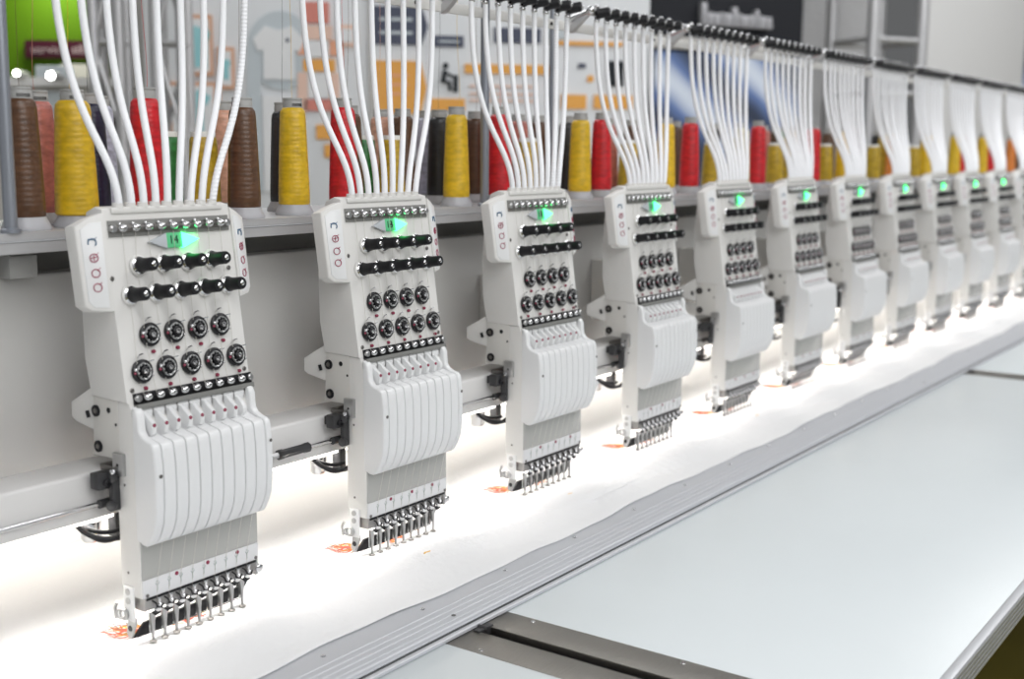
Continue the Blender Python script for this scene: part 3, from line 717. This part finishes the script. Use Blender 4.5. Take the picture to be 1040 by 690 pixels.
def cover_plates(x0, x1, where, nos):
    w = (x1-x0)
    s0 = x0+w*.415; s1 = x0+w*.575
    b = new(); box(b, x0+.001, x1-.001, -.826, -.262, -.530, -.5165, 0); ch_ = tag(obj('guide_channel', b, 'slot'), f'dark sunken slot between the cover plates {where}', 'slot')
    co_ = Vector(ch_.location)-Vector((0, 0, H))
    b = new(); box(b, x0+.02, x1-.02, -.62, -.58, -1.36, -.530, 0); child('support', b, 'slot', ch_, co_)
    for k, (a, c) in enumerate(((x0+.0006, s0), (s1, x1-.0006))):
        side = ('left-hand', 'right-hand')[k]
        b = new(); box(b, a, c, -.828, -.2885, -.5163, -.5070, .0006); o = tag(obj('cover_plate', b, 'brushed'), f'steel cover plate {where}, {("near", "far")[k]} side of the slot', 'cover plate', 'steel cover plates in the table')
        oo = Vector(o.location)-Vector((0, 0, H))
        xs = (a+.009) if k == 0 else (c-.009)
        for y in (-.336, -.558, -.75):
            b = new(); lathe(b, (xs, y, -.5070), (0, 0, 1), [(.0034, 0), (.0030, .0006), (0, .0009)], 12); child('screw', b, 'chrome', o, oo)
    b = new(); box(b, s0-.004, s1+.006, -.302, -.292, -.5166, -.505, .001); cyl(b, ((s0+s1)/2, -.305, -.506), ((s0+s1)/2, -.29, -.506), .0035, 8)
    tag(obj('slider_block', b, 'dark'), f'small black block heading the slot {where}', 'slider')
cover_plates(.161, .2955, 'at the lower middle of the table', 0)
cover_plates(2.515, 2.605, 'far along the table', 1)
# machine bed under the fabric
b = new()
box(b, -1.6, 5.8, -.255, 1.15, -.535, -.5068, .002)
bed = tag(obj('machine_bed', b, 'bed'), 'white bed of the embroidery machine beneath the fabric and bridge', 'machine bed')
beo = Vector(bed.location)-Vector((0, 0, H))
b = new(); box(b, -1.5, 5.6, -.10, .40, -.5068, -.4915, .001); child('bed_plate', b, 'bed', bed, beo)
b = new(); box(b, -1.5, 5.6, -.2, .9, -1.36, -.535, .004); child('bed_cabinet', b, 'paint', bed, beo)

# ------------------------------------------------------------------ the hall
b = new(); box(b, -8, 16, -8, 10, -1.42, -1.36, 0)
f = struct(obj('floor', b, 'floor'))
def wall(name, ox, oy, ang, x0, x1, z0, z1, m, label, cat, th=.06):
    t = bpy.data.objects.new(name, None); C.objects.link(t); t.location = (ox, oy, 0); t.rotation_euler = (0, 0, math.radians(ang))
    tag(t, label, cat)
    b = new(); box(b, x0, x1, .003, th, z0, z1, .004); obj('board', b, m, t)
    return t
def rect(t, name, s0, s1, z0, z1, m, lift=.004, lab=None, bev=0):
    b = new(); box(b, s0, s1, -lift, .0035, z0, z1, bev); o = obj(name, b, m, t)
    if lab: o['label'] = lab
    return o
def poly(t, name, pts, m, lift=.005, lab=None):
    b = new(); prism(b, pts, -lift, .0035, axis='y'); o = obj(name, b, m, t)
    if lab: o['label'] = lab
    return o
def txt(t, s, x, z, size, m, name='lettering', lift=.009, width=None, depth=.001):
    me = text_mesh(s, size, depth, m, width); o = bpy.data.objects.new(name, me); C.objects.link(o); o.parent = t
    o.location = (x, -lift, z); o.rotation_euler = (PI/2, 0, 0); return o
# green booth wall
g = wall('booth_wall', 1.963, 4.437, -54.73, -1.2, 1.055, 0, 3.1, 'wallgreen', 'green booth wall with a dark maroon sign, behind the leftmost cones', 'booth wall')
sg = rect(g, 'sign_board', .690, 1.050, 1.857, 1.936, 'p_maroon', .02, 'dark maroon sign board'); txt(g, 'service', .80, 1.894, .058, 'p_pale', 'sign_lettering', .024, .16)
for k in range(7): rect(g, 'sign_mark', .905+k*.019, .916+k*.019, 1.877, 1.905+(k % 3)*.006, 'p_pale', .022)
rect(g, 'lower_panel', .86, 1.05, 1.3, 1.83, 'counter', .05)
# counter
c1 = wall('display_counter', 1.731, 3.538, -54.73, -.9, .775, 0, 1.72, 'counter', 'grey display counter in the hall behind the leftmost cones', 'counter', .5)
rect(c1, 'counter_top', -.9, .79, 1.70, 1.735, 'walllight', .02)
for s0, s1, z0, z1, m in ((.3, .38, 1.45, 1.65, 'p_slate'), (.42, .5, 1.5, 1.68, 'p_bluegrey'), (.56, .66, 1.35, 1.6, 'p_white'), (.68, .74, 1.4, 1.62, 'walldark'), (.1, .22, 1.4, 1.64, 'p_white')):
    rect(c1, 'shelf_panel', s0, s1, z0, z1, m, .006)
bx = wall('display_box', 1.731, 3.538, -54.73, .394, .515, 1.736, 1.782, 'p_bluegrey', 'small blue-grey box standing on the grey display counter', 'box', .1)
# small bright lamps
def lampobj(ox, oy, ang, s, z, r, lab, st=None):
    a = math.radians(ang); x = ox+s*math.cos(a); y = oy+s*math.sin(a)
    t = bpy.data.objects.new('spot_lamp', None); C.objects.link(t); t.location = (x, y, z-.02-r); t.rotation_euler = (0, 0, a); tag(t, lab, 'lamp', 'small bright spot lamps in the hall')
    b = new(); lathe(b, (0, 0, r+.02), (0, -1, 0), [(r*.8, -.08), (r*1.2, -.02), (r*1.2, .03), (r*1.05, .035)], 16); obj('lamp_body', b, 'truss', t)
    b = new(); lathe(b, (0, -.0355, r+.02), (0, -1, 0), [(r, 0), (r*.9, .008), (0, .011)], 16); obj('lamp_lens', b, 'lamp', t)
lampobj(1.731, 3.47, -54.73, .296, 1.747, .011, 'small bright spot lamp above the brown cone at the far left')
lampobj(1.69, 3.41, -54.73, .429, 1.735, .015, 'small bright spot lamp in front of the blue-grey box')
# truss towers
def tower(ox, oy, ang, w, lab, h=3.4, r=.02, diag=True):
    t = bpy.data.objects.new('truss_tower', None); C.objects.link(t); t.location = (ox, oy, 0); t.rotation_euler = (0, 0, math.radians(ang)); tag(t, lab, 'truss')
    for (x, y) in ((0, 0), (w, 0), (0, w), (w, w)):
        b = new(); cyl(b, (x, y, 0), (x, y, h), r, 14); obj('upright', b, 'truss', t)
    b = new()
    k = 0; z = .3
    while z < h-.3:
        for (p, q) in (((0, 0), (w, 0)), ((w, 0), (w, w)), ((w, w), (0, w)), ((0, w), (0, 0))):
            if not diag: b = new()
            cyl(b, (*p, z), (*q, z), r*.5, 8)
            if not diag: obj('rung', b, 'truss', t); continue
            a, c = (p, q) if k % 2 else (q, p)
            diag and cyl(b, (*a, z), (*c, z+.3), r*.45, 8)
        z += .3; k += 1
    if diag: obj('lattice', b, 'truss', t)
tower(1.53, 2.246, -54.73, .082, 'grey aluminium lattice tower seen between the tubes of the leftmost head', r=.02)
tower(1.645, 2.084, -54.73, .085, 'grey aluminium lattice tower beside the teal framed posters', r=.018)
tower(5.967, 1.227, -29.86, .36, 'tall pale lattice tower between the two grey banners', h=3.6, r=.035, diag=False)
# poster wall
w = wall('poster_wall', 2.015, 2.611, -46.31, .0, 1.935, 0, 3.1, 'wallwhite', 'white exhibition wall with framed shirts and orange posters', 'exhibition wall')
def frame_poster(s0, s1, z0, z1, sh):
    fr_ = rect(w, 'picture_frame', s0, s1, z0, z1, 'p_frame', .012)
    b = new(); box(b, s0+.012, s1-.012, -.0135, -.011, z0+.014, z1-.014, 0); obj('picture', b, 'p_white', fr_)
    a, c, d, e = sh; mx = (a+c)/2; W_ = c-a; Hh = e-d
    pts = [(a, e-Hh*.18), (a+W_*.28, e), (mx, e-Hh*.06), (c-W_*.28, e), (c, e-Hh*.18), (c-W_*.12, e-Hh*.38), (c-W_*.22, e-Hh*.34), (c-W_*.22, d), (a+W_*.22, d), (a+W_*.22, e-Hh*.34), (a+W_*.12, e-Hh*.38)]
    b = new(); prism(b, pts, -.0155, -.013, axis='y'); obj('shirt_picture', b, 'p_teal', fr_)
frame_poster(.161, .252, 1.732, 1.954, (.168, .245, 1.762, 1.915))
frame_poster(.268, .330, 1.683, 1.838, (.281, .317, 1.72, 1.795))
frame_poster(.085, .262, 1.50, 1.708, (.105, .24, 1.525, 1.68))
b = new(); lathe(b, (.503, .0035, 1.83), (0, -1, 0), [(.146, 0), (.146, .008), (0, .008)], 40)
for v in b.verts: v.co.x = .503+(v.co.x-.503)*.87
obj('round_print', b, 'p_bluegrey', w)
poly(w, 'shirt_picture', [(.40, 1.87), (.445, 1.92), (.495, 1.905), (.545, 1.92), (.592, 1.87), (.572, 1.825), (.553, 1.835), (.553, 1.722), (.437, 1.722), (.437, 1.835), (.418, 1.825)], 'p_white', .011)
b = new(); lathe(b, (.528, -.011, 1.868), (0, -1, 0), [(.008, 0), (.008, .001), (0, .001)], 12); obj('print_dot', b, 'p_slate', w)
rect(w, 'printed_column', .375, .425, 1.30, 1.80, 'p_bluegrey', .006)
rect(w, 'printed_panel', .43, .545, 1.3, 1.66, 'p_white', .006)
for args in (('red_block', .590, .685, 1.934, 2.011, 'p_red'), ('coral_block', .585, .695, 1.872, 1.925, 'p_salmon'), ('coral_block', .565, .60, 1.815, 1.87, 'p_coral'), ('coral_block', .685, .735, 1.815, 1.87, 'p_coral'),
             ('white_block', .602, .682, 1.809, 1.868, 'p_white'), ('orange_block', .585, .705, 1.755, 1.80, 'p_orange'), ('coral_block', .563, .600, 1.60, 1.75, 'p_salmon'), ('white_block', .602, .68, 1.655, 1.745, 'p_white'), ('coral_block', .682, .72, 1.60, 1.75, 'p_salmon'),
             ('red_block', .583, .72, 1.607, 1.65, 'p_red'), ('coral_frame', .71, .79, 1.85, 1.93, 'p_salmon'), ('orange_block', .63, .76, 1.50, 1.555, 'p_orange'), ('orange_block', .66, .78, 1.431, 1.48, 'p_orange'), ('pale_panel', .47, .56, 1.3, 1.58, 'p_white')):
    rect(w, args[0], *args[1:], lift=.007)
rect(w, 'white_block', .725, .775, 1.865, 1.915, 'p_white', .009)
rect(w, 'wall_joint', .833, .846, .2, 3.0, 'counter', .012)
poly(w, 'dark_arrow_sign', [(.850, 1.861), (1.035, 1.861), (1.062, 1.93), (1.035, 2.003), (.850, 2.003)], 'p_slate')
for z in (1.955, 1.905): rect(w, 'sign_line', .875, 1.0, z-.006, z+.006, 'p_bluegrey', .0065)
poly(w, 'orange_arrow_sign', [(.855, 1.600), (1.03, 1.600), (1.056, 1.70), (1.03, 1.800), (.855, 1.800)], 'p_orange')
for z in (1.745, 1.71, 1.675): rect(w, 'sign_line', .90, .985, z-.005, z+.005, 'p_coral', .0065)
rect(w, 'dark_label', 1.08, 1.198, 1.856, 1.898, 'p_slate'); rect(w, 'sign_line', 1.10, 1.18, 1.872, 1.880, 'p_bluegrey', .0065)
# seated operator pictogram
b = new(); ball(b, (1.128, -.004, 1.785), .012, 12, (1, .3, 1)); sweep(b, [(1.126, -.004, 1.768), (1.118, -.004, 1.725), (1.142, -.004, 1.722), (1.146, -.004, 1.69)], [.009, .011, .008, .006], 8); sweep(b, [(1.124, -.004, 1.762), (1.155, -.004, 1.745)], .005, 6)
box(b, 1.158, 1.176, -.006, .002, 1.685, 1.75, 0); obj('pictogram', b, 'p_black', w)
rect(w, 'orange_bar', 1.07, 1.203, 1.615, 1.66, 'p_orange')
rect(w, 'orange_bar', 1.202, 1.53, 1.758, 1.793, 'p_orange', .006); 
for z in (1.71, 1.68, 1.655): rect(w, 'sign_line', 1.22, 1.49, z-.004, z+.004, 'p_salmon', .0045)
rect(w, 'dark_label', 1.317, 1.50, 1.876, 1.933, 'p_slate'); rect(w, 'dark_label', 1.53, 1.60, 1.895, 1.933, 'p_bluegrey')
rect(w, 'orange_bar', 1.542, 1.826, 1.872, 1.887, 'p_orange', .006)
rect(w, 'black_panel', 1.771, 1.832, 1.717, 1.815, 'p_black', .007)
rect(w, 'orange_bar', 1.585, 1.684, 1.627, 1.682, 'p_orange', .006); rect(w, 'orange_bar', 1.715, 1.871, 1.629, 1.682, 'p_orange', .006)
b = new(); lathe(b, (1.70, .003, 1.745), (0, -1, 0), [(.014, 0), (.014, .006), (0, .006)], 16); obj('orange_dot', b, 'p_orange', w)
rect(w, 'small_mark', 1.65, 1.68, 1.785, 1.803, 'p_slate')
# charcoal wall with letters and the blue graphic
d = wall('charcoal_wall', 4.246, 2.259, -25.87, -.1, 1.64, 0, 3.3, 'walldark', 'charcoal exhibition wall with silver letters and a blue swirl graphic', 'exhibition wall')
b = new(); lx = .895
for k, (wd_, hh) in enumerate(((.030, .118), (.034, .070), (.044, .066), (.020, .072), (.040, .068), (.030, .104), (.018, .074), (.042, .066), (.034, .070), (.022, .098), (.040, .068), (.036, .066))):
    box(b, lx, lx+wd_, -.05, -.01, 2.128, 2.128+hh, .006); box(b, lx+wd_-.002, lx+wd_+.012, -.04, -.01, 2.134, 2.150, .002); lx += wd_+.008
obj('silver_lettering', b, 'letter', d)
rect(d, 'blue_graphic', .62, 1.62, 1.25, 1.985, 'swirl', .01)
rect(d, 'top_rail', .40, 1.62, 2.0, 2.06, 'counter', .03)
g2 = wall('grey_banner', 6.692, 1.954, -25.97, -.04, .70, 0, 3.5, 'wallgrey', 'mottled grey cloth banner right of the charcoal wall', 'banner')
g3 = wall('grey_banner', 7.613, 1.352, -26.58, -.09, .875, 0, 3.6, 'walllight', 'plain light grey cloth banner at the upper right', 'banner')
g4 = wall('charcoal_wall', 8.992, 1.153, -40.73, -.06, 1.6, 0, 3.8, 'walldark', 'dark exhibition wall with blue swirl at the far right edge', 'exhibition wall')
rect(g4, 'blue_graphic', .0, 1.4, 1.95, 2.25, 'swirl', .01)
g5 = wall('hall_partition', 2.5, 9.0, -30, -4.5, 9.5, 0, 4.2, 'counter', 'plain grey hall partition far behind the exhibition walls', 'partition')

# ------------------------------------------------------------------ light
wd = bpy.data.worlds.new('hall_light'); bpy.context.scene.world = wd; wd.use_nodes = True
nt = wd.node_tree; bg = nt.nodes['Background']; bg.inputs[1].default_value = .37
tc = nt.nodes.new('ShaderNodeTexCoord'); sep = nt.nodes.new('ShaderNodeSeparateXYZ'); nt.links.new(tc.outputs['Generated'], sep.inputs[0])
# rows of bright ceiling fields over a dim roof, a mid-grey hall around the horizon
def mth(op, a, b_=None, c_=None):
    n = nt.nodes.new('ShaderNodeMath'); n.operation = op
    for k, v in enumerate((a, b_, c_)):
        if v is None: continue
        if isinstance(v, (int, float)): n.inputs[k].default_value = v
        else: nt.links.new(v, n.inputs[k])
    return n.outputs[0]
zc = mth('MAXIMUM', sep.outputs[2], .08)
px = mth('DIVIDE', sep.outputs[0], zc); py = mth('DIVIDE', sep.outputs[1], zc)
sx = mth('GREATER_THAN', mth('SINE', mth('MULTIPLY', px, 2.6)), .35); sy = mth('GREATER_THAN', mth('SINE', mth('MULTIPLY', py, 3.4)), .1)
lampm = mth('MULTIPLY', sx, sy)
up = mth('GREATER_THAN', sep.outputs[2], .12)
roof = mth('ADD', mth('MULTIPLY', lampm, 3.6), .28)
nz = nt.nodes.new('ShaderNodeTexNoise'); nz.inputs['Scale'].default_value = 5; nt.links.new(tc.outputs['Generated'], nz.inputs['Vector'])
hz = mth('ADD', mth('MULTIPLY', mth('GREATER_THAN', nz.outputs['Fac'], .5), 1.0), .35)
val = mth('ADD', mth('MULTIPLY', up, roof), mth('MULTIPLY', mth('SUBTRACT', 1.0, up), hz))
cmb = nt.nodes.new('ShaderNodeCombineXYZ')
nt.links.new(mth('MULTIPLY', val, .96), cmb.inputs[0]); nt.links.new(mth('MULTIPLY', val, .98), cmb.inputs[1]); nt.links.new(val, cmb.inputs[2])
nt.links.new(cmb.outputs[0], bg.inputs[0])
def area(name, loc, rot, sx, sy, power, col=(1, 1, 1)):
    l = bpy.data.lights.new(name, 'AREA'); l.shape = 'RECTANGLE'; l.size = sx; l.size_y = sy; l.energy = power; l.color = col
    o = bpy.data.objects.new(name, l); C.objects.link(o); o.location = loc; o.rotation_euler = rot; return o
area('hall_and_fill_light', (-1.6, -2.6, 4.6), (math.radians(32), 0, math.radians(-25)), 2.2, 2.2, 75)
area('hall_and_fill_light', (2.6, -2.2, 4.6), (math.radians(28), 0, 0), 3, 1.2, 65)
area('hall_and_fill_light', (5.5, -1.0, 4.6), (math.radians(10), 0, 0), 3, 1.2, 60)
area('hall_and_fill_light', (1.5, 2.6, 4.4), (0, 0, 0), 3, 1.5, 55)
banner_fill = area('hall_and_fill_light', (4.6, -1.6, 3.9), (0, 0, 0), 1.5, 1.0, 42)  # added fill, aimed at the banners to brighten them
banner_fill.rotation_euler = (Vector((7.9, 1.2, 1.9))-Vector((4.6, -1.6, 3.9))).to_track_quat('-Z', 'Y').to_euler()
front_fill = area('hall_and_fill_light', (-.6, -4.6, 3.1), (0, 0, 0), 4, 1.6, 78)  # added frontal fill behind the camera, lightens the bridge front
front_fill.rotation_euler = (Vector((1.6, 0, 1.1))-Vector((-.6, -4.6, 3.1))).to_track_quat('-Z', 'Y').to_euler()
area('booth_lamp', (2.36, 3.61, 2.32), (math.radians(-12), 0, math.radians(-54.7)), .3, .1, 10, (1, 1, .8))
area('beam_lamp', (1.95, .045, -.3402+H), (math.radians(-9), 0, 0), 6.9, .012, 8.5, (1, .955, .89)).data.spread = math.radians(104)
for n in range(NH):
    area('needle_fill', (XC+PITCH*n, -.030, -.4452+H), (math.radians(-38), 0, 0), .16, .006, .038, (1, .97, .93))  # added fill per head, brightens the fabric in front of the feet
area('bridge_lamp_and_fill', (1.95, .30, -.3800+H), (0, 0, 0), 6.9, .10, 3.2, (1, .93, .84))  # added soft fill for the rear fabric, has no fixture
area('bridge_lamp_and_fill', (1.95, .438, -.3830+H), (math.radians(25), 0, 0), 6.9, .03, 7, (1, .94, .86))

# ------------------------------------------------------------------ camera
cam = bpy.data.cameras.new('camera'); co = bpy.data.objects.new('camera', cam); C.objects.link(co)
fpx, yaw, pitch, roll = 1237.58, .6142, .15636, .00841
f = Vector((math.cos(yaw)*math.cos(pitch), math.sin(yaw)*math.cos(pitch), -math.sin(pitch)))
r = Vector((math.sin(yaw), -math.cos(yaw), 0)); u = r.cross(f)
r2 = r*math.cos(roll)+u*math.sin(roll); u2 = -r*math.sin(roll)+u*math.cos(roll)
m = Matrix((r2, u2, -f)).transposed().to_4x4(); m.translation = Vector((-.9899, -1.1979, 1.4747))
co.matrix_world = m
cam.sensor_width = 36; cam.lens = 36*fpx/1040
cam.dof.use_dof = True; cam.dof.focus_distance = 1.72; cam.dof.aperture_fstop = 3.7
cam.clip_start = .02
sc = bpy.context.scene; sc.camera = co
sc.view_settings.view_transform = 'Standard'; sc.view_settings.look = 'None'; sc.view_settings.gamma = 1
sc.view_settings.use_curve_mapping = False
sc.view_settings.exposure = -.06
